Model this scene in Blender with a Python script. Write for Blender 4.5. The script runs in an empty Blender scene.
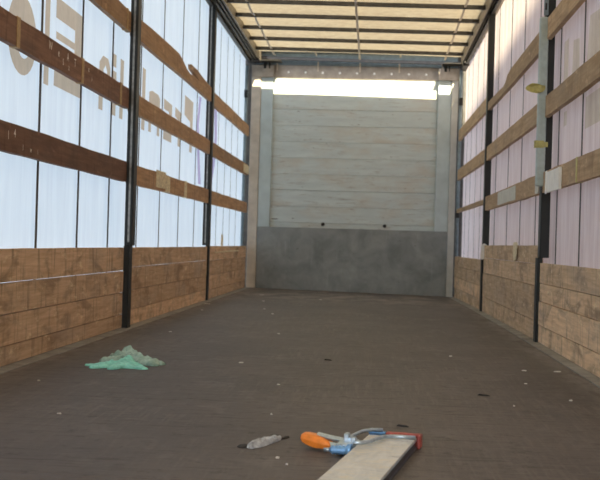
import bpy, bmesh, math, random
from mathutils import Vector, Matrix, noise
random.seed(7)
SC = bpy.context.scene
COL = SC.collection
W, D = 2.48, 13.154          # inner width, depth of the front bulkhead
YR = -0.45                   # open rear end
P1, P2, P0 = 6.66, 10.0, 3.3 # posts

# ------------------------------------------------------------------ camera
f, cx, cz, yaw, pitch, roll = 1110.0, 1.4948, 0.5458, 0.0657, 0.00274, 0.02932
cyw, syw, cp, sp = math.cos(yaw), math.sin(yaw), math.cos(pitch), math.sin(pitch)
F = Vector((-syw*cp, cyw*cp, sp)); R_ = Vector((cyw, syw, 0)); U = R_.cross(F)
R2 = R_*math.cos(roll) + U*math.sin(roll); U2 = -R_*math.sin(roll) + U*math.cos(roll)
cam = bpy.data.objects.new('camera', bpy.data.cameras.new('camera'))
COL.objects.link(cam)
M = Matrix((R2, U2, -F)).transposed().to_4x4(); M.translation = Vector((cx, 0, cz))
cam.matrix_world = M
cam.data.sensor_width = 36; cam.data.lens = 36*f/600
cam.data.clip_start = 0.05
cam.data.dof.use_dof = True; cam.data.dof.focus_distance = 4.2; cam.data.dof.aperture_fstop = 9.0
SC.camera = cam

# ------------------------------------------------------------------ world, sun, exposure
sun_to = Vector((0.38, -0.80, 1.00)).normalized()      # direction towards the sun: behind the camera, slightly right
w = bpy.data.worlds.new('sky'); SC.world = w; w.use_nodes = True
nt = w.node_tree; nt.nodes.clear()
sky = nt.nodes.new('ShaderNodeTexSky'); sky.sky_type = 'NISHITA'; sky.sun_disc = False
sky.sun_elevation = math.asin(sun_to.z); sky.sun_rotation = math.atan2(sun_to.x, sun_to.y)
sky.air_density = 1.0; sky.dust_density = 2.0; sky.ozone_density = 1.0
bg = nt.nodes.new('ShaderNodeBackground'); bg.inputs[1].default_value = 0.32
hs = nt.nodes.new('ShaderNodeHueSaturation'); hs.inputs['Saturation'].default_value = 0.55
wo = nt.nodes.new('ShaderNodeOutputWorld')
nt.links.new(sky.outputs[0], hs.inputs['Color']); nt.links.new(hs.outputs[0], bg.inputs[0]); nt.links.new(bg.outputs[0], wo.inputs[0])
sl = bpy.data.lights.new('sun', 'SUN'); sl.energy = 15.0; sl.color = (1.0, 0.84, 0.54); sl.angle = 0.0093
so = bpy.data.objects.new('sun', sl); COL.objects.link(so)
so.rotation_euler = sun_to.to_track_quat('Z', 'Y').to_euler(); so.location = (8, -10, 14)
SC.view_settings.view_transform = 'Standard'; SC.view_settings.look = 'None'
SC.cycles.diffuse_bounces = 8
SC.view_settings.exposure = 0.78; SC.view_settings.gamma = 1.0
SC.view_settings.use_curve_mapping = False

# ------------------------------------------------------------------ materials
class NT:
    def __init__(s, name):
        s.m = bpy.data.materials.new(name); s.m.use_nodes = True; s.t = s.m.node_tree; s.t.nodes.clear()
        s.out = s.n('ShaderNodeOutputMaterial')
    def n(s, typ, **k):
        x = s.t.nodes.new(typ)
        for a, b in k.items(): setattr(x, a, b)
        return x
    def l(s, a, b): s.t.links.new(a, b)
    def coord(s, scale=(1, 1, 1), rnd=True, kind='Object'):
        tc = s.n('ShaderNodeTexCoord'); mp = s.n('ShaderNodeMapping')
        s.l(tc.outputs[kind], mp.inputs[0]); mp.inputs['Scale'].default_value = scale
        if rnd:
            oi = s.n('ShaderNodeObjectInfo'); ml = s.n('ShaderNodeMath', operation='MULTIPLY'); ml.inputs[1].default_value = 37.0
            s.l(oi.outputs['Random'], ml.inputs[0]); s.l(ml.outputs[0], mp.inputs['Location'])
        return mp.outputs[0]
    def noise(s, vec, scale, detail=4, rough=.55, dist=0):
        x = s.n('ShaderNodeTexNoise'); x.inputs['Scale'].default_value = scale; x.inputs['Detail'].default_value = detail
        x.inputs['Roughness'].default_value = rough; x.inputs['Distortion'].default_value = dist
        s.l(vec, x.inputs['Vector']); return x.outputs['Fac']
    def ramp(s, fac, stops):
        x = s.n('ShaderNodeValToRGB'); e = x.color_ramp.elements
        while len(e) > 1: e.remove(e[-1])
        e[0].position = stops[0][0]; c = stops[0][1]; e[0].color = (c if isinstance(c, tuple) else (c, c, c)) + (1,)
        for p_, c in stops[1:]:
            k = e.new(p_); k.color = (c if isinstance(c, tuple) else (c, c, c)) + (1,)
        s.l(fac, x.inputs[0]); return x.outputs[0]
    def mix(s, fac, a, b, mode='MIX'):
        x = s.n('ShaderNodeMix', data_type='RGBA', blend_type=mode)
        for i, v in ((0, fac), (6, a), (7, b)):
            if isinstance(v, (int, float)): x.inputs[i].default_value = v
            elif isinstance(v, tuple): x.inputs[i].default_value = v + (1,)
            else: s.l(v, x.inputs[i])
        return x.outputs[2]
    def bsdf(s, col, rough=.6, metal=0, bump=None, bs=.3, bd=.003, spec=.5):
        b = s.n('ShaderNodeBsdfPrincipled')
        for k, v in (('Base Color', col), ('Roughness', rough), ('Metallic', metal)):
            if isinstance(v, tuple): b.inputs[k].default_value = v + (1,)
            elif isinstance(v, (int, float)): b.inputs[k].default_value = v
            else: s.l(v, b.inputs[k])
        b.inputs['Specular IOR Level'].default_value = spec
        if bump is not None:
            q = s.n('ShaderNodeBump'); q.inputs['Strength'].default_value = bs; q.inputs['Distance'].default_value = bd
            s.l(bump, q.inputs['Height']); s.l(q.outputs[0], b.inputs['Normal'])
        s.l(b.outputs[0], s.out.inputs[0]); return b

def m_plain(name, col, rough=.5, metal=0, var=.25, sc=18):
    t = NT(name); v = t.coord(); n = t.noise(v, sc, 5)
    c = t.mix(t.ramp(n, [(.3, 0.0), (.7, 1.0)]), tuple(x*(1-var) for x in col), tuple(min(1, x*(1+var)) for x in col))
    t.bsdf(c, rough, metal, n, .15, .002); return t.m

def m_wood(name, dark, light, stain, amt=.5):
    """Weathered board, grain along local Y."""
    t = NT(name); v = t.coord((9, .55, 9)); g = t.noise(v, 6, 6, .65, .4)
    c = t.mix(t.ramp(g, [(.32, 0.), (.68, 1.)]), dark, light)
    oi = t.n('ShaderNodeObjectInfo')
    hv = t.n('ShaderNodeHueSaturation'); mr = t.n('ShaderNodeMapRange'); mr.inputs[3].default_value = .78; mr.inputs[4].default_value = 1.18
    t.l(oi.outputs['Random'], mr.inputs[0]); t.l(mr.outputs[0], hv.inputs['Value']); t.l(c, hv.inputs['Color'])
    st = t.noise(t.coord((1, 1.1, 3)), 2.6, 6, .62, .8)
    c = t.mix(t.ramp(st, [(.50, 0.), (.68, amt*.75)]), hv.outputs[0], stain)
    # rubbed and gouged places, long thin vertical and slanting knocks
    kn = t.noise(t.coord((4, 14, 1.6)), 2.2, 3, .5, .3)
    c = t.mix(t.ramp(kn, [(.56, 0.), (.74, .65)]), c, stain)
    gy = t.noise(t.coord((1, .9, 2)), 1.7, 5, .6)
    c = t.mix(t.ramp(gy, [(.52, 0.), (.70, .35)]), c, tuple(sum(light)/3*q for q in (.62, .56, .50)))
    lt = t.noise(t.coord((3, 2.4, 7)), 3.3, 5, .6)
    c = t.mix(t.ramp(lt, [(.60, 0.), (.70, .5)]), c, tuple(min(1, x*1.35+.02) for x in light))
    t.bsdf(c, .72, 0, g, .5, .002, .25); return t.m

WOOD_BOARD = m_wood('sideboard_wood', (.60, .39, .235), (.86, .62, .42), (.20, .125, .075), .85)
WOOD_BOARD_R = m_wood('sideboard_wood_right', (.58, .41, .25), (.84, .63, .43), (.21, .145, .10), .9)
WOOD_SLAT = m_wood('slat_wood', (.34, .20, .11), (.52, .33, .19), (.18, .105, .06), .6)
WOOD_SLAT_DARK = m_wood('slat_wood_dark', (.16, .085, .058), (.26, .145, .098), (.10, .05, .035), .6)
WOOD_SLAT_R = m_wood('slat_wood_right', (.38, .26, .155), (.56, .40, .25), (.22, .15, .095), .6)
BLACK = m_plain('black_steel', (.006, .008, .008), .5, 0, .3)
EDGE = m_plain('pale_post_edge', (.30, .30, .29), .45, .5, .4, 40)
GALV = m_plain('galvanised_sleeve', (.42, .50, .50), .5, .15, .12, 30)
RAIL = m_plain('rail_metal', (.30, .26, .20), .5, .45, .25)
RAILD = m_plain('rail_track_dark', (.045, .042, .038), .5, .3, .3)
BOWM = m_plain('bow_steel', (.095, .092, .088), .45, .5, .25)
GREYST = m_plain('grey_steel', (.20, .26, .29), .45, .2, .2)
POSTP = m_plain('cream_corner_post', (.56, .50, .42), .55, 0, .16, 9)
COLP = m_plain('blue_grey_corner_panel', (.46, .54, .55), .5, .1, .12, 6)
TRIMP = m_plain('dirty_grey_trim', (.36, .32, .27), .6, 0, .2, 12)
WHITE = m_plain('white_plastic', (.88, .88, .85), .5, 0, .1)
LABEL = m_plain('pale_label', (.60, .60, .54), .55, 0, .15, 25)
CREAM = m_plain('torn_cream_paper', (.78, .66, .46), .75, 0, .35, 55)
TAPEY = m_plain('yellow_tape', (.50, .46, .16), .5, 0, .2, 60)
TAPEB = m_plain('tan_tape', (.40, .26, .11), .55, 0, .25, 60)
CHALK = m_plain('chalk', (.80, .70, .62), .9, 0, .3, 200)
ORANGE = m_plain('orange_grip', (.85, .25, .03), .45, 0, .18, 50)
BLUEZ = m_plain('blue_zinc', (.20, .42, .72), .35, .35, .25, 70)
STEELB = m_plain('bright_steel', (.48, .58, .66), .32, .75, .2, 70)
RED = m_plain('red_end_cap', (.42, .085, .07), .5, 0, .3, 60)
DARKM = m_plain('dark_side_channel', (.10, .105, .13), .4, .5, .3, 60)
STRAPC = m_plain('strap_webbing', (.085, .080, .078), .8, 0, .2, 90)
ROOFST = m_plain('roof_webbing', (.62, .54, .42), .8, 0, .2, 90)
CHIP = m_plain('pale_chip', (.62, .60, .56), .8, 0, .15, 90)
DARKBIT = m_plain('dark_bit', (.03, .027, .025), .8, 0, .3, 90)

def m_curtain(name, col, refl, trans, dirt):
    """PVC coated cloth: part of the light passes through diffusely."""
    t = NT(name)
    wv = t.noise(t.coord((1, 1, .12), False), 14, 5, .6)
    ws = t.noise(t.coord((1, 26, .5), False), 2.0, 4, .6)
    sp_ = t.noise(t.coord((1, 1, .6), False), 45, 5, .7)
    c = t.mix(t.ramp(wv, [(.35, 0.), (.75, 1.)]), col, dirt)
    c = t.mix(t.ramp(ws, [(.55, 0.), (.75, .5)]), c, dirt)
    c = t.mix(t.ramp(sp_, [(.60, 0.), (.72, .35)]), c, dirt)
    cr = t.mix(1.0, c, refl, 'MULTIPLY'); ct = t.mix(1.0, c, trans, 'MULTIPLY')
    d = t.n('ShaderNodeBsdfDiffuse'); tr = t.n('ShaderNodeBsdfTranslucent'); a = t.n('ShaderNodeAddShader')
    t.l(cr, d.inputs[0]); t.l(ct, tr.inputs[0]); t.l(d.outputs[0], a.inputs[0]); t.l(tr.outputs[0], a.inputs[1])
    t.l(a.outputs[0], t.out.inputs[0]); return t.m

CURT_L = m_curtain('curtain_left_cloth', (.90, .95, 1.0), (.46, .46, .46), (.40, .46, .51), (.80, .85, .92))
CURT_R = m_curtain('curtain_right_cloth', (1.0, .96, .97), (.44, .42, .43), (.425, .412, .415), (.80, .72, .73))
ROOF = m_curtain('roof_cloth', (1.0, .95, .84), (.60, .57, .50), (.076, .072, .062), (.80, .72, .62))

def m_filter(name, col):
    """Printed ink on translucent cloth: tints the light that the cloth passes."""
    t = NT(name); tr = t.n('ShaderNodeBsdfTransparent')
    n = t.noise(t.coord((1, 1, 1), False), 30, 4)
    t.l(t.mix(t.ramp(n, [(.3, 0.), (.7, 1.)]), col, tuple(min(1, x*1.08) for x in col)), tr.inputs[0])
    t.l(tr.outputs[0], t.out.inputs[0]); return t.m
INK = m_filter('beige_ink', (.66, .50, .36))
MAROON = m_filter('violet_webbing', (.76, .69, .80))
INK2 = m_filter('faint_ink', (.80, .80, .70))

def m_floor():
    t = NT('deck_plywood')
    v0 = t.coord((1, 1, 1), False)
    big = t.noise(v0, .9, 5, .6, .4)
    c = t.mix(t.ramp(big, [(.35, 0.), (.65, 1.)]), (.056, .047, .043), (.108, .091, .080))
    fine = t.noise(t.coord((2.2, 9, 1), False), 6, 8, .7)
    c = t.mix(t.ramp(fine, [(.46, 0.), (.60, .9)]), c, (.165, .145, .128))
    # long drag scratches along and slightly across the deck
    s1 = t.noise(t.coord((34, 1.1, 1), False), 2.4, 5, .7, .25)
    c = t.mix(t.ramp(s1, [(.52, 0.), (.60, .6)]), c, (.150, .130, .112))
    tc = t.n('ShaderNodeTexCoord'); mp = t.n('ShaderNodeMapping'); mp.inputs['Rotation'].default_value = (0, 0, .45)
    mp.inputs['Scale'].default_value = (26, 1.6, 1); t.l(tc.outputs['Object'], mp.inputs[0])
    s2 = t.noise(mp.outputs[0], 1.8, 4, .65, .3)
    c = t.mix(t.ramp(s2, [(.55, 0.), (.62, .6)]), c, (.160, .140, .122))
    wm_ = t.noise(v0, .8, 4, .6, .6)
    c = t.mix(t.ramp(wm_, [(.42, .75), (.58, 0.)]), c, t.mix(t.ramp(big, [(.35, 0.), (.65, 1.)]), (.075, .063, .057), (.110, .095, .085)))
    pt = t.noise(t.coord((1.5, 1, 1), False), 3.5, 7, .7, .5)
    c = t.mix(t.ramp(pt, [(.54, 0.), (.66, .55)]), c, (.165, .148, .134))
    s3 = t.noise(t.coord((1.6, 30, 1), False), 1.5, 5, .7, .3)
    c = t.mix(t.ramp(s3, [(.55, 0.), (.63, .7)]), c, (.045, .034, .028))
    dk = t.noise(v0, 16, 7, .78)
    c = t.mix(t.ramp(dk, [(.55, 0.), (.64, .75)]), c, (.035, .027, .023))
    # dusty scuffed strips beside the side boards and pale wear at the bulkhead
    sx = t.n('ShaderNodeSeparateXYZ'); t.l(tc.outputs['Object'], sx.inputs[0])
    def edge(sock, a, b):
        m = t.n('ShaderNodeMapRange'); m.interpolation_type = 'SMOOTHSTEP'
        m.inputs[1].default_value = a; m.inputs[2].default_value = b; t.l(sock, m.inputs[0]); return m.outputs[0]
    def mul(a, b):
        m = t.n('ShaderNodeMath', operation='MULTIPLY'); t.l(a, m.inputs[0]); t.l(b, m.inputs[1]); return m.outputs[0]
    dn = t.ramp(t.noise(t.coord((3, .8, 1), False), 4, 6, .65), [(.38, 0.), (.62, .8)])
    c = t.mix(mul(edge(sx.outputs[0], .22, .06), dn), c, (.22, .20, .185))
    c = t.mix(mul(edge(sx.outputs[0], W-.22, W-.06), dn), c, (.24, .225, .21))
    wn = t.ramp(t.noise(t.coord((1.3, .8, 1), False), 3, 6, .65, .5), [(.46, 0.), (.60, .85)])
    c = t.mix(mul(edge(sx.outputs[1], 9.8, 11.8), wn), c, (.24, .205, .17))
    t.bsdf(c, t.ramp(fine, [(.3, .48), (.7, .68)]), 0, dk, .5, .004, .35); return t.m
DECK = m_floor()

def m_bulk():
    t = NT('bulkhead_paint'); n = t.noise(t.coord((.8, 1, 6)), 3, 6, .6)
    c = t.mix(t.ramp(n, [(.3, 0.), (.7, 1.)]), (.47, .535, .53), (.57, .64, .625))
    s = t.noise(t.coord((1.2, 1, 9)), 4, 6, .72, .5)
    c = t.mix(t.ramp(s, [(.56, 0.), (.70, .7)]), c, (.27, .235, .20))
    k = t.noise(t.coord((3.5, 1, 9)), 3.2, 3, .5)
    c = t.mix(t.ramp(k, [(.70, 0.), (.75, .9)]), c, (.09, .065, .05))
    b = t.noise(t.coord((.7, 1, 1.5)), 3, 4, .6)
    c = t.mix(t.ramp(b, [(.48, 0.), (.68, .55)]), c, (.48, .43, .35))
    t.bsdf(c, .55, 0, n, .25, .002, .35); return t.m
BULK = m_bulk()

def m_kick():
    t = NT('kick_plate_steel'); n = t.noise(t.coord((1, 1, 1)), 3.5, 6, .65, .4)
    c = t.mix(t.ramp(n, [(.35, 0.), (.7, 1.)]), (.18, .195, .195), (.31, .33, .325))
    s = t.noise(t.coord((9, 1, .6)), 2.5, 5, .7)
    c = t.mix(t.ramp(s, [(.60, 0.), (.72, .45)]), c, (.40, .44, .43))
    d = t.noise(t.coord((2, 1, 7)), 5, 6, .7)
    c = t.mix(t.ramp(d, [(.64, 0.), (.72, .8)]), c, (.05, .05, .05))
    t.bsdf(c, .5, .25, n, .2, .002, .4); return t.m
KICK = m_kick()

def m_plank_top():
    t = NT('scuffed_aluminium'); n = t.noise(t.coord((3, 1, 1)), 9, 6, .65, .8)
    c = t.mix(t.ramp(n, [(.35, 0.), (.65, 1.)]), (.56, .57, .55), (.76, .76, .72))
    s = t.noise(t.coord((4, 9, 1)), 4, 5, .7, 1.2)
    c = t.mix(t.ramp(s, [(.50, 0.), (.62, .65)]), c, (.80, .72, .55))
    k = t.noise(t.coord((2, 22, 1)), 3, 5, .7)
    c = t.mix(t.ramp(k, [(.60, 0.), (.68, .6)]), c, (.22, .235, .25))
    t.bsdf(c, .5, .2, n, .2, .001, .4); return t.m
PLTOP = m_plank_top()

def m_cloth(name, a, b, c3):
    t = NT(name); n = t.noise(t.coord((1, 1, 1), False), 22, 5, .6, .6)
    c = t.mix(t.ramp(n, [(.35, 0.), (.62, 1.)]), a, b)
    k = t.noise(t.coord((1, 1, 1), False), 60, 4, .6)
    c = t.mix(t.ramp(k, [(.58, 0.), (.70, .5)]), c, c3)
    t.bsdf(c, .5, 0, k, .3, .002, .4); return t.m
MINT = m_cloth('mint_rubber', (.20, .60, .50), (.34, .82, .70), (.10, .34, .29))
GREYG = m_cloth('greyish_green_lining', (.22, .36, .30), (.44, .60, .52), (.10, .15, .13))
FOIL = m_cloth('torn_foil', (.22, .23, .24), (.62, .64, .64), (.04, .04, .04))
ASPH = m_plain('asphalt', (.20, .195, .185), .9, 0, .15, 3)
PLASTER = m_plain('pale_render', (.62, .56, .52), .85, 0, .08, 2)
UNDER = m_plain('deck_underside', (.08, .08, .08), .7)

# ------------------------------------------------------------------ helpers
def tag(o, label=None, cat=None, group=None, kind=None):
    if label: o['label'] = label
    if cat: o['category'] = cat
    if group: o['group'] = group
    if kind: o['kind'] = kind
    return o
def empty(name, loc=(0, 0, 0)):
    o = bpy.data.objects.new(name, None); o.empty_display_size = .1; o.location = loc; COL.objects.link(o); return o
def link(name, me, mat, parent=None, loc=(0, 0, 0), rot=(0, 0, 0)):
    o = bpy.data.objects.new(name, me); COL.objects.link(o)
    if mat and not me.materials: me.materials.append(mat)
    o.location = loc; o.rotation_euler = rot
    if parent:
        o.parent = parent
        def wm(q): return (wm(q.parent) @ q.matrix_parent_inverse if q.parent else Matrix()) @ q.matrix_basis
        o.matrix_parent_inverse = wm(parent).inverted()
    return o
def bm_box(bm, lo, hi, bev=0):
    g = bmesh.ops.create_cube(bm, size=1)
    c = [(a+b)/2 for a, b in zip(lo, hi)]; s = [b-a for a, b in zip(lo, hi)]
    for v in g['verts']: v.co = Vector((v.co.x*s[0]+c[0], v.co.y*s[1]+c[1], v.co.z*s[2]+c[2]))
    if bev:
        es = list({e for v in g['verts'] for e in v.link_edges})
        bmesh.ops.bevel(bm, geom=es, offset=bev, segments=1, affect='EDGES', clamp_overlap=True)
def fin(bm, name):
    me = bpy.data.meshes.new(name); bm.normal_update(); bm.to_mesh(me); bm.free(); return me
_cache = {}
def box(name, lo, hi, mat, parent=None, bev=.002, rot=(0, 0, 0)):
    s = tuple(round(b-a, 4) for a, b in zip(lo, hi)); key = (s, mat.name, bev)
    if key not in _cache:
        bm = bmesh.new(); bm_box(bm, [-x/2 for x in s], [x/2 for x in s], bev); _cache[key] = fin(bm, name); _cache[key].materials.append(mat)
    return link(name, _cache[key], None, parent, [(a+b)/2 for a, b in zip(lo, hi)], rot)
def boxes(name, lst, mat, parent=None, bev=0):
    """several boxes joined into one part, origin at the first one's middle"""
    c = Vector([(a+b)/2 for a, b in zip(*lst[0])]); bm = bmesh.new()
    for lo, hi in lst: bm_box(bm, Vector(lo)-c, Vector(hi)-c, bev)
    return link(name, fin(bm, name), mat, parent, c)
def zf(x, y): return -.036*max(0, min(1, x/W))*max(0, min(1, (y-7.0)/6.0))   # the deck sags a little towards the far right corner
def xs_(x, y): return -.028*max(0, min(1, (y-10.0)/3.0)) if x > W-.2 else 0.0    # the right side draws in slightly at the far end
def prism_x(name, pts, x0, x1, mat, parent=None):
    """outline in (y, z) extruded from x0 to x1"""
    cy_ = sum(p[0] for p in pts)/len(pts); cz_ = sum(p[1] for p in pts)/len(pts); cx_ = (x0+x1)/2
    bm = bmesh.new(); a = [bm.verts.new((x0+xs_(x0, y)-cx_, y-cy_, z-cz_)) for y, z in pts]; b = [bm.verts.new((x1+xs_(x1, y)-cx_, y-cy_, z-cz_)) for y, z in pts]
    n = len(pts); bm.faces.new(a); bm.faces.new(b[::-1])
    for i in range(n): bm.faces.new((a[i], b[i], b[(i+1) % n], a[(i+1) % n]))
    bmesh.ops.recalc_face_normals(bm, faces=bm.faces)
    return link(name, fin(bm, name), mat, parent, (cx_, cy_, cz_))
def tube(name, pts, r, mat, parent=None, n=8, rr=None):
    c = Vector(pts[0]); bm = bmesh.new(); rings = []; P = [Vector(q)-c for q in pts]
    for i, q in enumerate(P):
        d = ((P[min(i+1, len(P)-1)]-P[max(i-1, 0)])).normalized()
        u = d.cross(Vector((0, 0, 1)))
        if u.length < .1: u = d.cross(Vector((1, 0, 0)))
        u.normalize(); v = d.cross(u); ra = rr[i] if rr else r
        rings.append([bm.verts.new(q + u*math.cos(2*math.pi*k/n)*ra + v*math.sin(2*math.pi*k/n)*ra) for k in range(n)])
    for a, b in zip(rings, rings[1:]):
        for k in range(n): bm.faces.new((a[k], a[(k+1) % n], b[(k+1) % n], b[k]))
    bm.faces.new(rings[0][::-1]); bm.faces.new(rings[-1])
    bmesh.ops.recalc_face_normals(bm, faces=bm.faces)
    for fa in bm.faces: fa.smooth = len(fa.verts) == 4
    return link(name, fin(bm, name), mat, parent, c)

# ------------------------------------------------------------------ ground and neighbouring building (outside; it shades the right curtain)
g = box('ground', (-60, -60, -1.30), (60, 60, -1.22), ASPH, None, 0); tag(g, kind='structure')
def building():
    x0, x1, ya, yb = 5.0, 17.0, -22.0, 12.0
    gx = x0-(W+.05); rise = sun_to.z/sun_to.x; shift = sun_to.y/sun_to.x*gx
    def h(y): return 2.20 - .037*((y-shift)-7.4) + rise*gx
    bm = bmesh.new()
    vs = [bm.verts.new(p) for p in ((x0, ya, -1.22), (x1, ya, -1.22), (x1, yb, -1.22), (x0, yb, -1.22),
                                    (x0, ya, h(ya)), (x1, ya, h(ya)-1), (x1, yb, h(yb)-1), (x0, yb, h(yb)))]
    for q in ((0, 1, 2, 3), (4, 5, 6, 7), (0, 1, 5, 4), (1, 2, 6, 5), (2, 3, 7, 6), (3, 0, 4, 7)): bm.faces.new([vs[i] for i in q])
    bmesh.ops.recalc_face_normals(bm, faces=bm.faces)
    o = link('wall_outside', fin(bm, 'wall_outside'), PLASTER); tag(o, kind='structure')
building()

# ------------------------------------------------------------------ floor
fl = empty('floor', (W/2, 6.3, 0)); tag(fl, kind='structure')
ys = [YR, .0, 1.25, 2.5, 3.75, 5.0, 6.25, 7.5, 8.75, 10.0, 11.25, 12.5, D+.02]
for a, b in zip(ys, ys[1:]):
    # origin at the deck's corner so that wear patterns run on across the joints
    bm = bmesh.new(); bm_box(bm, (.062, a+.0015, -.03), (W-.062, b-.0015, 0), .0008)
    for v in bm.verts: v.co.z += zf(v.co.x, v.co.y)
    link('floor_panel', fin(bm, 'floor_panel'), DECK, fl)
EDGER = m_plain('scuffed_edge_rail', (.27, .27, .26), .5, .25, .4, 7)
box('edge_rail', (-.03, YR, -.04), (.060, D, .003), EDGER, fl, .001)
er = [(YR, .003), (7.0, .003)] + [(7+.5*i, .003+zf(W, 7+.5*i)) for i in range(1, 13)] + [(D, zf(W, D)+.003)]
prism_x('edge_rail', [(y, -.045) for y, z in er][::1] + er[::-1], W-.060, W+.03, EDGER, fl)
box('subframe', (-.05, YR, -.20), (W+.05, D+.06, -.045), UNDER, fl, 0)

# ------------------------------------------------------------------ side walls: posts, rails and stacked side planks
def wall(side):
    s = 1 if side == 'left' else -1
    X = lambda x: x if side == 'left' else W-x
    w_ = empty('wall_'+side, (X(0), 6.3, 0)); tag(w_, kind='structure')
    def bx(name, x0, x1, y0, y1, z0, z1, mat, bev=.002, par=None):
        a, b = sorted((X(x0), X(x1))); return box(name, (a, y0, z0), (b, y1, z1), mat, par or w_, bev)
    for py in (YR+.06, P0, P1, P2):
        up, lo_ = {('left', P2): ((-.045, .016), (-.012, .014)), ('right', P1): ((-.050, .004), (-.014, .016)), ('right', P2): ((-.045, .010), (-.004, .018))}.get((side, py), ((-.004, .044), (-.006, .030)))
        a, b = sorted((X(lo_[0]), X(lo_[1]))); c, d = sorted((X(up[0]), X(up[1])))
        top = 2.68
        o = boxes('post', [((a, py-.045, -.038), (b, py+.045, .50)), ((c, py-.045, .50), (d, py+.045, top))], BLACK, w_, .003)
        if side == 'left' and py in (P1, P2):
            bx('pale_edge', up[0]+.020, up[0]+.032, py-.0475, py-.0445, .52, 2.66, EDGE, 0, o)  # pale strip up the post face above the planks
        if side == 'right' and py == P1:
            bx('sleeve', -.008, .044, py-.075, py-.040, .92, 1.915, GALV, .006, o)
            bx('slot_plate', -.006, .020, py-.052, py-.0445, 1.93, 2.66, GREYST, .002, o)
            bx('latch_hole', .004, .014, py-.056, py-.0525, 1.96, 2.0, DARKBIT, 0, o)
    # planks, bay by bay: list of joint heights (0.. top)
    if side == 'left':
        bays = [(YR+.105, P0-.045, [.004, .086, .217, .345, .49]), (P0+.045, P1-.045, [.004, .086, .217, .348, .49]),
                (P1+.045, P2-.045, [.004, .10, .225, .365, .49]), (P2+.045, D-.10, [.004, .09, .225, .36, .495])]
    else:
        bays = [(YR+.105, P0-.045, [.004, .105, .24, .35, .47]), (P0+.045, P1-.045, [.004, .106, .245, .352, .472]),
                (P1+.045, P2-.045, [.004, .12, .33, .462, .576]), (P2+.045, D-.08, [.004, .085, .205, .33, .445])]
    for bi, (y0, y1, zs) in enumerate(bays):
        for k, (z0, z1) in enumerate(zip(zs, zs[1:])):
            gap = .0035
            if side == 'left' and bi == 1 and k == 2: gap = .0058
            dx = random.uniform(-.004, .003)
            dz = random.uniform(-.002, .002)
            n = 14; top = []; bot = []
            for i in range(n+1):
                y = y0 + (y1-y0)*i/n
                top.append((y, z1-gap/2-.0015*abs(noise.noise(Vector((y*1.3, z1*9, bi))))*2))
                bot.append((y, z0+gap/2+(zf(X(0), y) if k == 0 else 0)))
            a, b = sorted((X(-.027+dx), X(dx)))
            prism_x('plank', bot+top[::-1], a, b, WOOD_BOARD if side == 'left' else WOOD_BOARD_R, w_)
    # one short darker repair piece between plank ends, visible beyond the first left post
    # top rail with its running tracks
    ye, dz, k_ = (D-.075, 0.0, 1.0) if side == 'left' else (12.70, -.034, .40)
    rl = bx('side_rail', -.075, .118*k_, YR, ye, 2.700+dz, 2.80+dz, RAIL, .004)
    bx('track_lip', -.036, -.006, YR, ye, 2.662+dz, 2.6995+dz, RAILD, .002, rl)
    bx('track_lip', .030*k_, .040*k_, YR, ye, 2.676+dz, 2.6995+dz, RAILD, .001, rl)
    bx('track_lip', .066*k_, .074*k_, YR, ye, 2.680+dz, 2.6995+dz, RAILD, .001, rl)
    bx('track_lip', .118*k_-.010, .118*k_, YR, ye, 2.668+dz, 2.6995+dz, RAIL, .001, rl)
    # end of the rail: a narrow low arm that carries on to the corner post
    if side == 'right': bx('rail_end', -.045, .02, 12.702, D-.05, 2.615, 2.650, RAILD, .002, w_)
    return w_
WL = wall('left'); WR = wall('right')
# darker inset patch on the first plank stack beyond the near left post
# ------------------------------------------------------------------ front bulkhead
wf = empty('wall_front', (W/2, D, 0)); tag(wf, kind='structure')
box('backing', (-.10, D+.03, -.2), (W+.10, D+.05, 2.86), UNDER, wf, 0)
z = .021; k = 0
zs = [.0215+.192*i for i in range(14)]
for a, b in zip(zs, zs[1:]):
    b2 = min(b, 2.66); dy = random.uniform(-.003, .003)
    box('plank', (.262, D+dy, a+.0008), (2.208, D+.03, b2-.0008), BULK, wf, .0018)
    if b > 2.66: break
# corner columns: blue-grey panel next to the bulkhead boards, cream post outside it
box('corner_panel', (.118, D-.045, .0), (.262, D+.03, 2.50), COLP, wf, .003)
box('corner_panel', (2.208, D-.045, -.03), (2.362, D+.03, 2.50), COLP, wf, .003)
box('corner_post', (.004, D-.062, 0), (.116, D+.03, 2.64), POSTP, wf, .005)
box('corner_post', (2.364, D-.062, -.036), (2.440, D+.03, 2.64), m_plain('pale_corner_post', (.52, .53, .50), .5, 0, .12, 8), wf, .005)
bm = bmesh.new(); bm_box(bm, (-1.115, -.004, -.364), (1.125, .004, .364), .001)
for v in bm.verts:
    if v.co.z < 0: v.co.z += .002+zf(v.co.x+1.235, D)
link('kick_plate', fin(bm, 'kick_plate'), KICK, wf, (1.235, D-.051, .364))
tb = box('top_trim', (.118, D-.009, 2.503), (2.352, D+.03, 2.655), TRIMP, wf, .003)
for i in range(9):  # white discs stand in for daylight showing through the rope holes
    x = .435+.2035*i
    bm = bmesh.new(); bmesh.ops.create_cone(bm, cap_ends=True, segments=12, radius1=.015, radius2=.011, depth=.008)
    link('hole_light_disc', fin(bm, 'hole_light_disc'), WHITE, tb, (x, D-.012, 2.572), (math.pi/2, 0, 0))
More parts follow.
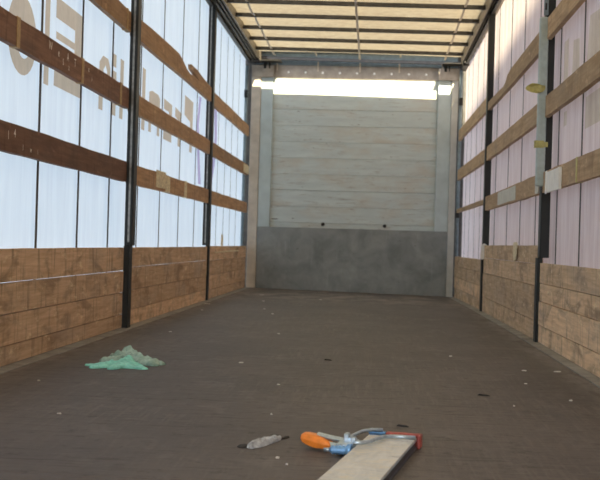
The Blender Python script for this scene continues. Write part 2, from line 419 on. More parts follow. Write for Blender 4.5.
# steel head plate above, and bolts just over the kick plate
box('head_plate', (.05, D-.020, 2.656), (2.43, D+.03, 2.80), GREYST, wf, .002)
for x in (.895, 1.625):
    bm = bmesh.new(); bmesh.ops.create_cone(bm, cap_ends=True, segments=10, radius1=.022, radius2=.016, depth=.012)
    link('bolt', fin(bm, 'bolt'), DARKBIT, wf, (x, D-.007, .775), (math.pi/2, 0, 0))
for xa, xb in ((.002, .264), (2.206, 2.472)):
    box('corner_cap', (xa, D-.080, 2.500), (xb, D-.066, 2.640), TRIMP, wf, .003)
for xa, xb in ((.0, .360), (2.250, 2.54)):  # plates added to keep the roof-gap sun off the tops of the corner columns
    box('corner_shade_plate', (xa, 12.925, 2.672), (xb, D-.030, 2.680), RAILD, wf, .002)
for x0, x1 in ((.145, .175), (.205, .222), (2.27, 2.30), (2.325, 2.335)):
    box('roof_catch', (x0, D-.085, 2.60), (x1, D-.032, 2.70), BLACK, wf, .003)

# curtain tensioning poles beside the corner posts
for side, x, zz in (('left', -.048, (2.24, 2.33)), ('right', W-.012, (2.20, 2.29))):
    e = empty('curtain_pole', (x, 13.03, 0))
    tube('pole', [(x, 13.03, .0), (x, 13.03, 2.62)], .020, GREYST, e)
    box('latch', (x-.02, 12.985, zz[0]), (x+.02, 13.012, zz[1]), BLACK, e, .004)
    if side == 'right': box('latch', (x-.022, 12.985, .89), (x+.018, 13.012, .97), BLACK, e, .004)
    tag(e, 'upright grey steel curtain pole beside the %s end of the front bulkhead' % side, 'pole')

# ------------------------------------------------------------------ roof: cloth on bows; the cloth stops short of the bulkhead
ce = empty('ceiling', (W/2, 6, 2.76)); tag(ce, kind='structure')
bows = [12.995-.605*i for i in range(22)]
bows = [b for b in bows if b > YR+.1]; bows[0] = 13.035
YE = 12.797                                   # front edge of the roof cloth
bm = bmesh.new(); ny = 260; nx = 12; rows = []
for j in range(ny+1):
    y = YR + (YE-YR)*j/ny; row = []
    ph = ((12.995-y)/.605) % 1.0
    for i in range(nx+1):
        x = -.05 + (W+.10)*i/nx
        z = 2.768 - .016*math.sin(math.pi*ph)**2 + .004*noise.noise(Vector((x*3, y*4, 0))) + .03*math.sin(math.pi*i/nx)*.3
        row.append(bm.verts.new((x, y, max(z, 2.745)-.030*x/W)))
    rows.append(row)
for r0, r1 in zip(rows, rows[1:]):
    for i in range(nx): fa = bm.faces.new((r0[i], r0[i+1], r1[i+1], r1[i])); fa.smooth = True
rc = link('roof_cloth', fin(bm, 'roof_cloth'), ROOF, ce)
box('front_cap', (-.06, 12.906, 2.805), (W+.06, D+.05, 2.825), GREYST, ce, .002)
for y in bows:
    o = box('roof_bow', (.108, y-.014, 2.700), (W-.040, y+.014, 2.738), BOWM, ce, .004)
    cs = [box('carriage', (xa, y-.03, 2.706), (xa+.06, y+.03, 2.732), RAILD, o, .003) for xa in (.122, W-.115)]
    o.rotation_euler.y = math.atan2(.030, W); o.location.z -= .014
# lifting webbing between the bows
def ribbon(name, x, y0, y1, sag, wd, mat, zt):
    bm = bmesh.new(); n = 8; prev = None
    for i in range(n+1):
        t_ = i/n; y = y0+(y1-y0)*t_; z = zt - sag*math.sin(math.pi*t_)
        q = [bm.verts.new((x-wd, y, z)), bm.verts.new((x+wd, y, z)), bm.verts.new((x+wd, y, z-.0025)), bm.verts.new((x-wd, y, z-.0025))]
        if prev:
            for a in range(4): bm.faces.new((prev[a], prev[(a+1) % 4], q[(a+1) % 4], q[a]))
        else: bm.faces.new(q)
        prev = q
    bm.faces.new(prev[::-1]); bmesh.ops.recalc_face_normals(bm, faces=bm.faces)
    link(name, fin(bm, name), mat, ce)
for a, b in zip(bows[1:], bows):
    if b > 12.9: b = 12.80
    ribbon('roof_strap', .30, a+.016, b-.016, .016, .010, ROOFST, 2.713)
    ribbon('roof_strap', 2.25, a+.016, b-.016, .016, .010, ROOFST, 2.690)
    ribbon('roof_strap', 1.282, a-.014, b+.014 if b < 12.79 else b, .004, .011, ROOFST, 2.683)
for x in (.30, .785, 1.282, 1.745, 2.25):
    box('roof_strap', (x-.009, 13.125, 2.585), (x+.009, 13.129, 2.70), ROOFST, ce, .001)
for x in (.785, 1.745): ribbon('roof_strap', x, bows[1]+.016, 12.79, .012, .008, ROOFST, 2.712)
# rear portal frame
box('rear_header', (-.07, YR-.06, 2.60), (W+.07, YR-.005, 2.80), GREYST, ce, .004)

# ------------------------------------------------------------------ side curtains
def curtain(side, mat, straps):
    s = -1 if side == 'left' else 1
    x0 = -.078 if side == 'left' else W+.078
    e = empty('side_curtain', (x0, 6.3, 0))
    bm = bmesh.new(); ny = 620; nz = 10; rows = []
    y0, y1 = YR+.02, 13.13
    for j in range(ny+1):
        y = y0+(y1-y0)*j/ny; row = []
        am = .0035 + (.002 if y > P2 else 0)
        for i in range(nz+1):
            z = -.12 + 2.91*i/nz
            if y > 12.70 and side == 'right': z = min(z, 2.640)
            sh = (xs_(W, y) if side == 'right' else 0)
            q = sh + am*math.sin(y*2*math.pi/.26 + .6*noise.noise(Vector((y, z*.8, 2)))*4) + .004*noise.noise(Vector((y*1.2, z*1.4, 5)))
            row.append(bm.verts.new((q, y-6.3, z)))
        rows.append(row)
    for r0, r1 in zip(rows, rows[1:]):
        for i in range(nz): fa = bm.faces.new((r0[i], r0[i+1], r1[i+1], r1[i])); fa.smooth = True
    link('cloth', fin(bm, 'cloth'), mat, e, (x0, 6.3, 0))
    for y in straps:
        a, b = sorted((x0-s*.013+(xs_(W, y) if s > 0 else 0), x0-s*.0155+(xs_(W, y) if s > 0 else 0)))
        wd = .014 if y < P1 else .011 if y < P2 else .005
        box('strap', (a, y-wd, -.10), (b, y+wd, 2.66), STRAPC, e, 0)
    return e, x0
cl, xl = curtain('left', CURT_L, [1.3, 2.1, 2.9, 3.65, 4.33, 5.05, 5.76, 6.44, 7.23, 7.99, 8.78, 9.56, 10.4, 10.92, 11.44, 11.94, 12.46])
tag(cl, 'bluish white side curtain with beige lettering behind the left slats', 'curtain')
cr, xr = curtain('right', CURT_R, [1.3, 2.1, 2.9, 3.65, 4.35, 5.05, 5.745, 6.47, 7.31, 8.07, 8.86, 9.75, 10.45, 11.0, 11.55, 12.1, 12.6])
tag(cr, 'pinkish side curtain with bright upper strip behind the right slats', 'curtain')

def ink(side, name, pts, mat):
    x = -.0605 if side == 'left' else W+.0605
    e = cl if side == 'left' else cr
    c = (sum(p[0] for p in pts)/len(pts), sum(p[1] for p in pts)/len(pts))
    bm = bmesh.new(); bm.faces.new([bm.verts.new((0, y-c[0], z-c[1])) for y, z in pts])
    bm.normal_update(); bmesh.ops.triangulate(bm, faces=bm.faces, ngon_method='EAR_CLIP')
    link(name, fin(bm, name), mat, e, (x, c[0], c[1]))
def arc(c, r0, r1, a0, a1, n=10):
    return [(c[0]+r0*math.cos(math.radians(a0+(a1-a0)*i/n)), c[1]+r1*math.sin(math.radians(a0+(a1-a0)*i/n))) for i in range(n+1)]
# big letters, read mirrored from inside: O, I, E, then a smaller line
ring = arc((4.76, 1.42), .20, .175, 0, 360, 28)[:-1]; hole = arc((4.78, 1.385), .085, .065, 0, 360, 28)[:-1]
for i in range(28):
    j = (i+1) % 28
    if i in (0, 7, 14, 21):
        seg = [ring[(i+q) % 28] for q in range(8)] + [hole[(i+q) % 28] for q in range(7, -1, -1)]
        ink('left', 'lettering', seg, INK)
ringl = arc((4.28, 1.42), .20, .175, -90, 90, 14); hl = arc((4.28, 1.41), .09, .10, -90, 90, 14)
ink('left', 'lettering', ringl+hl[::-1], INK)
L = {'I': [(5.085, 1.255), (5.16, 1.255), (5.16, 1.70), (5.085, 1.70)],
     'E': [(5.26, 1.70), (5.74, 1.70), (5.74, 1.27), (5.25, 1.27), (5.25, 1.37), (5.60, 1.37), (5.60, 1.50), (5.27, 1.50), (5.27, 1.535), (5.60, 1.535), (5.60, 1.60), (5.26, 1.60)],
     'n': [(6.12, 1.265), (6.215, 1.265), (6.215, 1.50), (6.26, 1.53), (6.30, 1.50), (6.30, 1.44), (6.38, 1.44), (6.38, 1.53), (6.32, 1.575), (6.2, 1.575), (6.12, 1.53)],
     'l': [(6.42, 1.27), (6.53, 1.27), (6.53, 1.53), (6.42, 1.53)], 'dot': [(6.43, 1.555), (6.52, 1.555), (6.52, 1.63), (6.43, 1.63)],
     'l2': [(6.63, 1.27), (6.72, 1.27), (6.72, 1.63), (6.63, 1.63)],
     'h': [(7.0, 1.28), (7.09, 1.28), (7.09, 1.52), (7.0, 1.62)],
     'r': [(7.27, 1.27), (7.37, 1.27), (7.37, 1.68), (7.27, 1.68)],
     'a': [(7.50, 1.28), (7.59, 1.28), (7.59, 1.46), (7.80, 1.46), (7.80, 1.28), (7.89, 1.28), (7.89, 1.55), (7.82, 1.57), (7.6, 1.57), (7.50, 1.55)],
     'o': [(8.04, 1.28), (8.37, 1.28), (8.37, 1.565), (8.04, 1.575), (8.04, 1.50), (8.24, 1.50), (8.24, 1.34), (8.13, 1.34), (8.13, 1.48), (8.04, 1.48)],
     't': [(8.64, 1.28), (8.75, 1.28), (8.75, 1.50), (8.80, 1.55), (8.5, 1.57), (8.5, 1.5), (8.64, 1.48)],
     'P': [(8.92, 1.72), (9.34, 1.71), (9.32, 1.28), (9.19, 1.28), (9.20, 1.53), (8.92, 1.56)]}
for k_, v_ in L.items(): ink('left', 'lettering', v_, INK)
for v_ in ([(6.34, 1.48), (6.20, 1.48), (6.20, 1.72), (6.34, 1.72)], [(6.08, 1.46), (5.85, 1.46), (5.88, 1.66), (6.05, 1.68)],
           [(5.66, 1.16), (5.22, 1.16), (5.22, 1.32), (5.66, 1.32)], [(5.66, 1.48), (5.22, 1.48), (5.30, 1.70), (5.60, 1.72)],
           [(6.30, 1.24), (6.20, 1.24), (6.20, 1.32), (6.30, 1.32)]):
    ink('right', 'lettering', v_, INK2)

# violet loops of webbing hanging behind the second left post
for pts in ([(9.60, 1.80), (9.50, 1.55), (9.56, 1.30), (9.66, 1.04), (9.80, 1.04), (9.68, 1.30), (9.60, 1.55), (9.70, 1.80)],
            [(10.50, 1.80), (10.58, 1.55), (10.50, 1.30), (10.30, 1.02), (10.42, 1.02), (10.64, 1.30), (10.72, 1.55), (10.68, 1.80)]):
    o = prism_x('webbing_loop', pts, -.052, -.0495, MAROON)
    tag(o, 'violet webbing strap hanging on the left curtain, %s the second black post' % ('nearer than' if pts[0][0] < P2 else 'just beyond'), 'strap')

# ------------------------------------------------------------------ loose wooden slats between the posts
SL = {}
def slat(side, bay, lvl, z0, z1, mat, label, pts=None):
    y0, y1 = {0: (YR+.107, P0-.047), 1: (P0+.047, P1-.047), 2: (P1+.047, P2-.047), 3: (P2+.047, 13.0)}[bay]
    sx = (-.028, 0.0) if side == 'left' else (W, W+.028)
    if not pts:
        n = 22; seed = random.random()*50
        bot = [(y0+(y1-y0)*i/n, z0+.004*noise.noise(Vector((i*.45, seed, 0)))) for i in range(n+1)]
        top = [(y0+(y1-y0)*i/n, z1+.005*noise.noise(Vector((i*.45, seed, 9)))) for i in range(n+1)]
        pts = bot+top[::-1]
    o = prism_x('wooden_slat', pts, sx[0], sx[1], mat)
    tag(o, label, 'slat', 'wooden slats of the %s side' % side)
    SL[(side, bay, lvl)] = o; return o
bn = {0: 'bay at the open rear end', 1: 'bay nearest the camera', 2: 'middle bay between two black posts', 3: 'far bay beside the bulkhead'}
ln = {1: 'lowest', 2: 'middle-height', 3: 'uppermost'}
for side in ('left', 'right'):
    for bay in range(4):
        for lvl, (z0, z1) in {1: (.883, 1.004), 2: (1.325, 1.447), 3: (1.785, 1.908)}.items():
            if side == 'left':
                mat = WOOD_SLAT_DARK if bay == 1 and lvl < 3 else WOOD_SLAT
            else: mat = WOOD_SLAT_R
            tone = 'dark reddish brown' if mat is WOOD_SLAT_DARK else ('weathered brown' if side == 'left' else 'greyish tan')
            lab = '%s wooden slat, %s one in the %s %s' % (tone, ln[lvl], side, bn[bay])
            pts = None
            if side == 'left' and bay == 2 and lvl == 3:
                lab = 'weathered brown wooden slat with a broken splintered top edge, uppermost in the left middle bay'
                a, b = P1+.047, P2-.047
                pts = [(a, 1.785), (7.6, 1.79), (8.6, 1.80), (b, 1.80), (b, 1.925), (9.55, 1.935), (9.15, 1.955), (8.83, 1.955), (8.84, 1.92),
                       (9.1, 1.90), (9.32, 1.875), (9.02, 1.888), (8.80, 1.872), (8.62, 1.885), (8.45, 1.92), (8.28, 1.945), (7.8, 1.94), (7.2, 1.93), (a, 1.912)]
            if side == 'right' and bay == 2 and lvl == 3:
                lab = 'greyish tan wooden slat notched narrower at its far end, uppermost in the right middle bay'
                a, b = P1+.047, P2-.047
                pts = [(a, 1.765), (8.3, 1.762), (b, 1.775), (b, 1.846), (9.2, 1.835), (8.80, 1.822), (8.66, 1.835), (8.55, 1.872), (8.38, 1.888), (a, 1.892)]
            if side == 'right' and bay == 3 and lvl == 1:
                z0, z1 = .948, .990; lab = 'very thin tan wooden slat, lowest one in the right far bay beside the bulkhead'
            slat(side, bay, lvl, z0, z1, mat, lab, pts)

# tape wound round slats, paper, labels and plates on them (parts of their slat)
def on_slat(side, bay, lvl, name, y0, y1, z0, z1, mat, th=.003, label=None, wrap=False):
    a, b = ((0.0004, th) if side == 'left' else (W-th, W-.0004))
    if wrap:
        a, b = (-.0305, .0025) if side == 'left' else (W-.0025, W+.0305)
    n = 6; import random as r_
    pts = [(y0+(y1-y0)*i/n, z0+r_.uniform(0, .004)) for i in range(n+1)] + [(y1-(y1-y0)*i/n, z1-r_.uniform(0, .004)) for i in range(n+1)]
    o = prism_x(name, pts, a, b, mat, SL[(side, bay, lvl)])
    if label: o['label'] = label
    return o
for y in (4.52, 5.545, 6.40): on_slat('left', 1, 2, 'tape', y-.022, y+.022, 1.321, 1.452, TAPEB, wrap=True)
on_slat('left', 1, 3, 'tape', 6.50, 6.53, 1.782, 1.912, TAPEB, wrap=True)
on_slat('left', 2, 1, 'torn_paper', 7.52, 7.86, .900, 1.022, CREAM, .005, 'torn cream paper stuck on the slat')
on_slat('left', 2, 1, 'torn_paper', 7.86, 8.02, .880, 1.000, CREAM, .006, 'torn cream paper stuck on the slat')
on_slat('left', 2, 1, 'tape', 8.66, 8.78, .878, 1.012, CREAM, wrap=True)
on_slat('left', 3, 2, 'torn_paper', 12.55, 13.05, 1.335, 1.435, CREAM, .008, 'cream paper on the slat end')
on_slat('right', 2, 1, 'pale_label', 7.85, 8.95, .892, .996, LABEL, .003, 'pale blank label on the slat')
on_slat('right', 2, 1, 'pale_label', 6.73, 6.86, .885, 1.000, LABEL, .008, 'small pale plate at the slat end')
on_slat('right', 1, 1, 'tape', 5.50, 5.535, .880, 1.009, TAPEY, wrap=True)
# white plastic bracket on the near end of the first right slat
e = SL[('right', 1, 1)]
o = boxes('white_bracket', [((W-.012, 5.94, .872), (W-.0005, 6.40, .990)), ((W-.018, 6.36, .866), (W-.012, 6.40, .996)), ((W-.016, 5.94, .872), (W-.012, 5.99, .990))], WHITE, e, .002); o['label'] = 'pale plastic plate fixed to the slat'

# chalk scribbles on the two dark slats
def chalk(txt, y, z, h, parent):
    cu = bpy.data.curves.new('chalk_mark', 'FONT'); cu.body = txt; cu.size = h; cu.offset = .0006
    ob = bpy.data.objects.new('tmp', cu); COL.objects.link(ob); bpy.context.view_layer.update()
    me = bpy.data.meshes.new_from_object(ob.evaluated_get(bpy.context.evaluated_depsgraph_get()))
    bpy.data.objects.remove(ob)
    me.transform(Matrix(((0, 0, 1, 0), (1, 0, 0, 0), (0, 1, 0, 0), (0, 0, 0, 1))))
    if not me.materials: me.materials.append(CHALK)
    else: me.materials[0] = CHALK
    link('chalk_mark', me, None, parent, (.0012, y, z))
s2 = SL[('left', 1, 2)]; s1 = SL[('left', 1, 1)]
for t_, y, z, h in (('W', 4.95, 1.395, .055), ('e', 5.10, 1.387, .05), ('S', 5.18, 1.36, .04), ('A', 5.25, 1.392, .055), ('T', 5.38, 1.385, .055), ('2', 5.28, 1.35, .03), ('o', 5.65, 1.40, .04), ('1', 5.72, 1.36, .03)):
    chalk(t_, y, z, h, s2)
for t_, y, z, h in (('1', 4.42, .935, .05), ('4', 4.50, .95, .05), ('l', 4.62, .905, .035), ('w', 4.72, .905, .035), ('i', 4.83, .905, .03)):
    chalk(t_, y, z, h, s1)

# ------------------------------------------------------------------ tape flags on the right near post and scraps over the side planks
bm = bmesh.new()
out = [(.128, 1.492), (.118, 1.505), (.085, 1.520), (.045, 1.519), (.012, 1.512), (-.018, 1.510), (-.020, 1.492), (-.002, 1.474), (.012, 1.470), (.045, 1.462), (.09, 1.468), (.118, 1.480)]
# leaf-shaped flag, x measured inward from the post
A = [bm.verts.new((W-.018-x*.80, P1-.080-.018*math.sin(x*25), z)) for x, z in out]
B = [bm.verts.new((v.co.x, v.co.y-.003, v.co.z)) for v in A]
bm.faces.new(A); bm.faces.new(B[::-1])
for i in range(len(A)): bm.faces.new((A[i], B[i], B[(i+1) % len(A)], A[(i+1) % len(A)]))
bmesh.ops.recalc_face_normals(bm, faces=bm.faces)
o = link('tape_flag', fin(bm, 'tape_flag'), TAPEY)
tag(o, 'yellow-green tape flag sticking out from the near right post', 'tape')
o = boxes('tape_band', [((W-.056, P1-.079, 1.145), (W-.003, P1-.0755, 1.188)), ((W-.056, P1-.079, 1.145), (W-.0525, P1-.042, 1.188)), ((W-.003, P1-.079, 1.150), (W+.02, P1-.0765, 1.180))], TAPEY)
tag(o, 'short yellow tape band on the near right post, below the tape flag', 'tape')
for nm, yy, lab in (('tape_strip', 7.72, 'cream tape strip hanging over the top plank of the right middle bay'),):
    zt = .60 if nm == 'cloth_strip' else .592
    wdt = .13 if nm == 'cloth_strip' else .10
    pts = [(yy-wdt, zt-.005), (yy-wdt*.3, zt+.004), (yy+wdt, zt), (yy+wdt, .50), (yy+wdt*.4, .462), (yy-wdt*.6, .478), (yy-wdt*.9, .52)]
    o = prism_x(nm, pts, W-.010, W-.005, WHITE if nm == 'cloth_strip' else CREAM); tag(o, lab, 'strip')
bm = bmesh.new()
out = [(2.456, .575), (2.478, .592), (2.500, .580), (2.512, .540), (2.514, .480), (2.490, .452), (2.462, .446), (2.450, .470), (2.455, .520)]
A = [bm.verts.new((x, 9.945+.004*math.sin(z*60), z)) for x, z in out]; B = [bm.verts.new((v.co.x, v.co.y-.006, v.co.z)) for v in A]
bm.faces.new(A); bm.faces.new(B[::-1])
for i in range(len(A)): bm.faces.new((A[i], B[i], B[(i+1) % len(A)], A[(i+1) % len(A)]))
bmesh.ops.recalc_face_normals(bm, faces=bm.faces)
o = link('cloth_strip', fin(bm, 'cloth_strip'), WHITE); tag(o, 'white cloth scrap hanging on the far right post at plank-top height', 'cloth')
o = prism_x('cardboard_strip', [(10.98, .497), (11.10, .497), (11.09, .60), (11.00, .61)], -.018, -.010, CREAM); tag(o, 'narrow cream strip standing on the top plank of the left far bay', 'strip')
o = prism_x('pale_strip', [(10.45, .428), (12.3, .436), (12.3, .447), (11.5, .450), (10.45, .438)], .001, .007, CREAM); tag(o, 'thin pale strip along the upper plank of the left far bay', 'strip')  # thin cream strip on the face of the upper plank

# ------------------------------------------------------------------ load plank with clamp head
th = math.radians(10.3); org = Vector((1.566, 3.035, 0))
lp = empty('load_plank', org); lp.rotation_euler = (0, 0, -th)
tag(lp, 'scuffed aluminium load plank with red end cap and orange handled clamp, lying on the floor', 'load bar')
def lw(x, y, z): c, s = math.cos(th), math.sin(th); return Vector((org.x+x*c+y*s, org.y-x*s+y*c, z))
def lbox(name, lst, mat, bev=.0015, label=None, par=None):
    bm = bmesh.new()
    for lo, hi in lst: bm_box(bm, lo, hi, bev)
    o = bpy.data.objects.new(name, fin(bm, name)); COL.objects.link(o); o.data.materials.append(mat); o.parent = par or lp
    if label: o['label'] = label
    return o
def ltube(name, pts, r, mat, n=8, label=None, rr=None):
    o = tube(name, [Vector(p) for p in pts], r, mat, None, n, rr); o.parent = lp
    if label: o['label'] = label
    return o
LEN = 1.75
lbox('board_top', [((-.0655, -LEN, .0265), (.0655, -.018, .0305))], PLTOP, .001)
lbox('board_side', [((.0585, -LEN, .0005), (.0635, -.02, .026)), ((.0605, -LEN, .0005), (.0665, -.02, .005)), ((-.0635, -LEN, .0005), (-.0585, -.02, .026))], DARKM, .0008, 'dark grooved side channel')
lbox('edge_lip', [((.0632, -LEN, .0225), (.0668, -.02, .0262)), ((-.0668, -LEN, .0225), (-.0632, -.02, .0262))], STEELB, .0006)
lbox('board_core', [((-.058, -LEN, .002), (.058, -.02, .026))], UNDER, 0)
lbox('end_cap', [((-.022, .000, .030), (.076, .024, .036)), ((.068, -.022, .0005), (.076, .024, .036)), ((-.022, .016, .0005), (.076, .024, .034))], RED, .002, 'red painted steel end cap')
lbox('end_plate', [((-.070, .000, .030), (-.024, .020, .037)), ((-.070, .012, .004), (-.024, .020, .034))], BLUEZ, .002, 'blue coated end plate')
ltube('bent_rod', [(-.070, -.215, .040), (-.050, -.205, .041), (-.034, -.186, .041), (-.024, -.13, .040), (-.012, -.085, .039), (.010, -.064, .038), (.030, -.060, .038), (.068, -.056, .037)], .0055, STEELB, 8, 'bright bent steel rod')
ltube('bent_rod', [(-.092, -.150, .036), (-.095, -.10, .038), (-.082, -.030, .040), (-.060, -.004, .042), (-.030, .002, .042)], .005, STEELB, 8, 'bright bent steel rod')
lbox('hinge_block', [((-.118, -.200, .004), (-.070, -.120, .034)), ((-.108, -.150, .030), (-.094, -.128, .052)), ((-.086, -.165, .030), (-.072, -.15, .046))], STEELB, .003, 'grey steel hinge block')
ltube('spring', [(-.132+.0045*i, -.208, .018) for i in range(13)], .012, BLUEZ, 10, 'blue ridged clamp spring', rr=[.006, .009, .013, .009, .013, .009, .013, .009, .013, .009, .014, .016, .010])
ltube('screw_nut', [(-.085, -.208, .019), (-.074, -.208, .019)], .018, BLUEZ, 6, 'blue hexagonal nut')
ltube('screw_tip', [(-.147, -.205, .015), (-.131, -.207, .017)], .0055, STEELB, 8)
def bar(name, mat, segs, label=None):
    """closed bar lofted through stations (x, y_front, y_back, z_bottom, z_top)"""
    bm = bmesh.new(); prev = None
    for x, yf, yb, zb, zt in segs:
        m_ = (zb+zt)/2; q = [(x, yf, zb), (x, yf-.004, m_), (x, yf, zt-.003), (x, yf+.005, zt), (x, yb, zt), (x, yb, zb)]
        q = [bm.verts.new(p) for p in q]
        if prev:
            for a in range(6): bm.faces.new((prev[a], prev[(a+1) % 6], q[(a+1) % 6], q[a]))
        else: bm.faces.new(q)
        prev = q
    bm.faces.new(prev[::-1]); bmesh.ops.recalc_face_normals(bm, faces=bm.faces)
    bmesh.ops.bevel(bm, geom=list(bm.edges), offset=.0012, segments=2, affect='EDGES', clamp_overlap=True)
    o = bpy.data.objects.new(name, fin(bm, name)); COL.objects.link(o); o.data.materials.append(mat); o.parent = lp
    if label: o['label'] = label
    return o
bar('lever_arm', STEELB, [(-.078, -.150, -.138, .026, .034), (-.110, -.146, -.130, .026, .037), (-.150, -.140, -.120, .030, .040), (-.185, -.130, -.108, .036, .044)], 'flat steel clamp lever')
bar('lever_side', STEELB, [(-.080, -.165, -.160, .016, .027), (-.120, -.160, -.154, .013, .025), (-.150, -.155, -.149, .012, .028)], 'lower steel side of the clamp lever')
bar('lever_grip', ORANGE, [(-.140, -.160, -.128, .012, .024), (-.160, -.160, -.122, .009, .034), (-.185, -.152, -.112, .008, .040), (-.208, -.144, -.106, .013, .042), (-.222, -.138, -.104, .018, .041), (-.228, -.132, -.106, .024, .037)], 'orange plastic grip')

# ------------------------------------------------------------------ crumpled glove and other litter
def inside(p, poly):
    c = False; n = len(poly)
    for i in range(n):
        a, b = poly[i], poly[i-1]
        if (a[1] > p[1]) != (b[1] > p[1]) and p[0] < (b[0]-a[0])*(p[1]-a[1])/(b[1]-a[1])+a[0]: c = not c
    return c
def edist(p, poly):
    m = 9
    for i in range(len(poly)):
        a = Vector(poly[i-1]); b = Vector(poly[i]); q = Vector(p); ab = b-a
        t = max(0, min(1, (q-a).dot(ab)/ab.length_squared)); m = min(m, (a+ab*t-q).length)
    return m
def smooth_poly(poly, n=2):
    for _ in range(n):
        o = []
        for i in range(len(poly)):
            a, b = poly[i], poly[(i+1) % len(poly)]
            o += [(a[0]*.75+b[0]*.25, a[1]*.75+b[1]*.25), (a[0]*.25+b[0]*.75, a[1]*.25+b[1]*.75)]
        poly = o
    return poly
def crumple(name, poly, H, step, mat, parent, seed, base=.001, freq=22, peak=None, reach=.05):
    poly = smooth_poly(poly); xs = [p[0] for p in poly]; ys_ = [p[1] for p in poly]
    bm = bmesh.new(); grid = {}
    nx = int((max(xs)-min(xs))/step)+2; ny = int((max(ys_)-min(ys_))/step)+2
    for i in range(nx):
        for j in range(ny):
            p = (min(xs)+i*step, min(ys_)+j*step)
            if not inside(p, poly): continue
            d = edist(p, poly); e_ = min(1, d/reach)
            v = Vector((p[0]*freq, p[1]*freq*.8, seed))
            r = 1-abs(noise.noise(v))*2.2; r2 = 1-abs(noise.noise(v*2.3+Vector((4, 1, 2))))*2
            z = base + H*(e_**.6)*(.42+.40*r+.18*r2)
            if peak: z *= .55+.6*math.exp(-((p[0]-peak[0])**2+(p[1]-peak[1])**2)/peak[2]**2)
            jx = step*.5*noise.noise(v*3); jy = step*.5*noise.noise(v*3+Vector((7, 7, 7)))
            grid[i, j] = bm.verts.new((p[0]+jx, p[1]+jy, max(z, base)))
    for (i, j), v in list(grid.items()):
        q = [grid.get((i, j)), grid.get((i+1, j)), grid.get((i+1, j+1)), grid.get((i, j+1))]
        if all(q): fa = bm.faces.new(q); fa.smooth = True
    bmesh.ops.delete(bm, geom=[v for v in bm.verts if not v.link_faces], context='VERTS')
    # skirt to the floor so the folded sheet has body
    be = [e for e in bm.edges if len(e.link_faces) == 1]
    r = bmesh.ops.extrude_edge_only(bm, edges=be)
    for v in r['geom']:
        if isinstance(v, bmesh.types.BMVert): v.co.z = base*.5
    bmesh.ops.recalc_face_normals(bm, faces=bm.faces)
    return link(name, fin(bm, name), mat, parent)
def lumps(name, caps, step, mat, parent, seed, freq=26):
    """cloth lying in folds: a height field over rounded ridges"""
    xs = [c_[k][0] for c_ in caps for k in (0, 1)]; yy = [c_[k][1] for c_ in caps for k in (0, 1)]; mr = max(c_[2] for c_ in caps)+.01
    bm = bmesh.new(); grid = {}; nx = int((max(xs)-min(xs)+2*mr)/step); ny = int((max(yy)-min(yy)+2*mr)/step)
    for i in range(nx):
        for j in range(ny):
            p = Vector((min(xs)-mr+i*step, min(yy)-mr+j*step)); z = 0
            v = Vector((p.x*freq, p.y*freq, seed)); wob = Vector((noise.noise(v*.6), noise.noise(v*.6+Vector((9, 0, 0)))))*.014
            for a, b, rad, h in caps:
                A_, B_ = Vector(a), Vector(b); ab = B_-A_; t = max(0, min(1, (p+wob-A_).dot(ab)/ab.length_squared)); d = (A_+ab*t-p-wob).length
                rt = rad*(1-.25*t)
                if d < rt: z = max(z, h*(1-.35*t)*math.sqrt(1-(d/rt)**2)*(1-.22*abs(noise.noise(v*1.7))*2))
            if z > .0015: grid[i, j] = bm.verts.new((p.x, p.y, z*(.88+.5*noise.noise(v*1.1))))
    for (i, j), v in list(grid.items()):
        q = [grid.get((i, j)), grid.get((i+1, j)), grid.get((i+1, j+1)), grid.get((i, j+1))]
        if all(q): bm.faces.new(q).smooth = True
    bmesh.ops.delete(bm, geom=[v for v in bm.verts if not v.link_faces], context='VERTS')
    r_ = bmesh.ops.extrude_edge_only(bm, edges=[e for e in bm.edges if len(e.link_faces) == 1])
    for v in r_['geom']:
        if isinstance(v, bmesh.types.BMVert): v.co.z = .0005
    bmesh.ops.recalc_face_normals(bm, faces=bm.faces)
    return link(name, fin(bm, name), mat, parent)
gl = empty('crumpled_glove', (.46, 4.75, 0)); tag(gl, 'crumpled mint green work glove lying on the floor near the left planks', 'glove')
lumps('glove_palm', [((.40, 4.66), (.315, 4.63), .032, .024), ((.43, 4.62), (.355, 4.56), .028, .022), ((.46, 4.62), (.43, 4.54), .030, .024), ((.50, 4.64), (.55, 4.575), .030, .024),
                     ((.44, 4.68), (.50, 4.62), .055, .038), ((.45, 4.74), (.40, 4.66), .040, .046)], .0045, MINT, gl, 3.1)
lumps('glove_cuff', [((.40, 4.88), (.345, 4.80), .036, .034), ((.40, 4.98), (.46, 4.86), .042, .052), ((.46, 4.86), (.56, 4.74), .045, .046), ((.50, 4.76), (.575, 4.72), .030, .030), ((.55, 4.82), (.595, 4.77), .028, .028), ((.36, 4.92), (.43, 4.84), .030, .044)], .0045, GREYG, gl, 8.7, 34)
sc_ = empty('torn_scrap', (1.2, 3.0, 0)); tag(sc_, 'small torn silver grey plastic scrap lying left of the orange handle', 'scrap')
crumple('foil', [(1.172, 2.925), (1.19, 2.90), (1.215, 2.93), (1.235, 2.985), (1.262, 3.06), (1.255, 3.09), (1.235, 3.06), (1.205, 3.03), (1.185, 2.985)], .016, .003, FOIL, sc_, 1.7, .001, 60, None, .012)
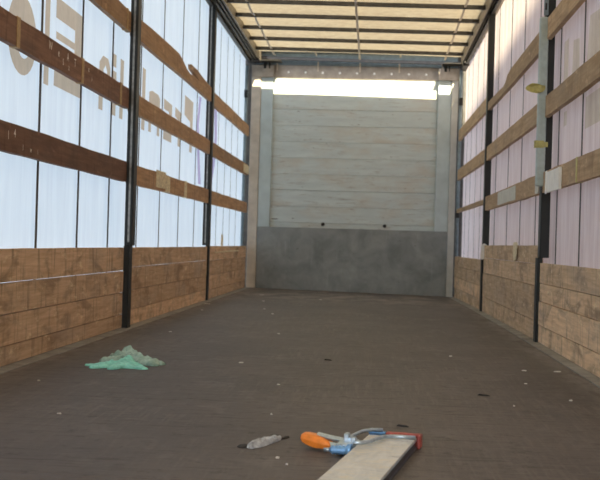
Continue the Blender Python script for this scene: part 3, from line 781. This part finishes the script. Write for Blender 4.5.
crumple('dark_edge', [(1.145, 2.925), (1.17, 2.905), (1.185, 2.925), (1.178, 2.965), (1.155, 2.955)], .006, .003, DARKBIT, sc_, 2.7, .001, 60, None, .01)
crumple('dark_edge', [(1.245, 3.05), (1.27, 3.07), (1.283, 3.115), (1.262, 3.11)], .006, .003, DARKBIT, sc_, 4.7, .001, 60, None, .01)

chips = [(.95, 6.6, .018), (.92, 4.96, .016), (1.15, 4.24, .010), (.09, 9.45, .030), (.37, 11.37, .03), (.32, 6.47, .016), (1.46, 2.91, .008), (1.58, 2.96, .006),
         (2.19, 5.05, .020), (2.34, 5.06, .022), (2.23, 4.1, .012), (2.13, 4.56, .010), (.26, 4.09, .010), (1.27, 2.80, .007), (1.19, 3.5, .006), (.63, 9.0, .016),
         (.18, 8.6, .016), (.75, 8.4, .014), (1.0, 10.8, .02), (.55, 3.35, .010), (1.9, 5.6, .010), (.5, 10.2, .02), (1.30, 2.72, .006), (2.0, 3.9, .007)]
for x, y, r in chips:
    bm = bmesh.new(); n = 7; A = []
    for i in range(n):
        a = 2*math.pi*i/n; q = r*random.uniform(.55, 1.1)
        A.append(bm.verts.new((math.cos(a)*q, math.sin(a)*q*.7, .0005)))
    B = [bm.verts.new((v.co.x*.85, v.co.y*.85, .003+random.uniform(0, .002))) for v in A]
    bm.faces.new(A[::-1]); bm.faces.new(B)
    for i in range(n): bm.faces.new((A[i], A[(i+1) % n], B[(i+1) % n], B[i]))
    o = link('debris_chip', fin(bm, 'debris_chip'), CHIP, None, (x, y, 0), (0, 0, random.uniform(0, 3)))
    tag(o, 'tiny pale chip of debris lying on the brown floor', 'chip', 'pale debris chips on the floor')
for x, y, lx, lab in ((1.60, 3.37, .020, 'small dark splinter just beyond the load plank'), (1.92, 4.15, .025, 'small dark splinter on the floor right of the load plank'), (1.30, 5.2, .02, 'small dark splinter in the middle of the floor')):
    o = prism_x('splinter', [(-lx, .0005), (lx, .0005), (lx*.7, .006), (-lx*.6, .005)], -.004, .004, DARKBIT); o.location = (x, y, .003); o.rotation_euler = (0, 0, 1.2)
    tag(o, lab, 'splinter')
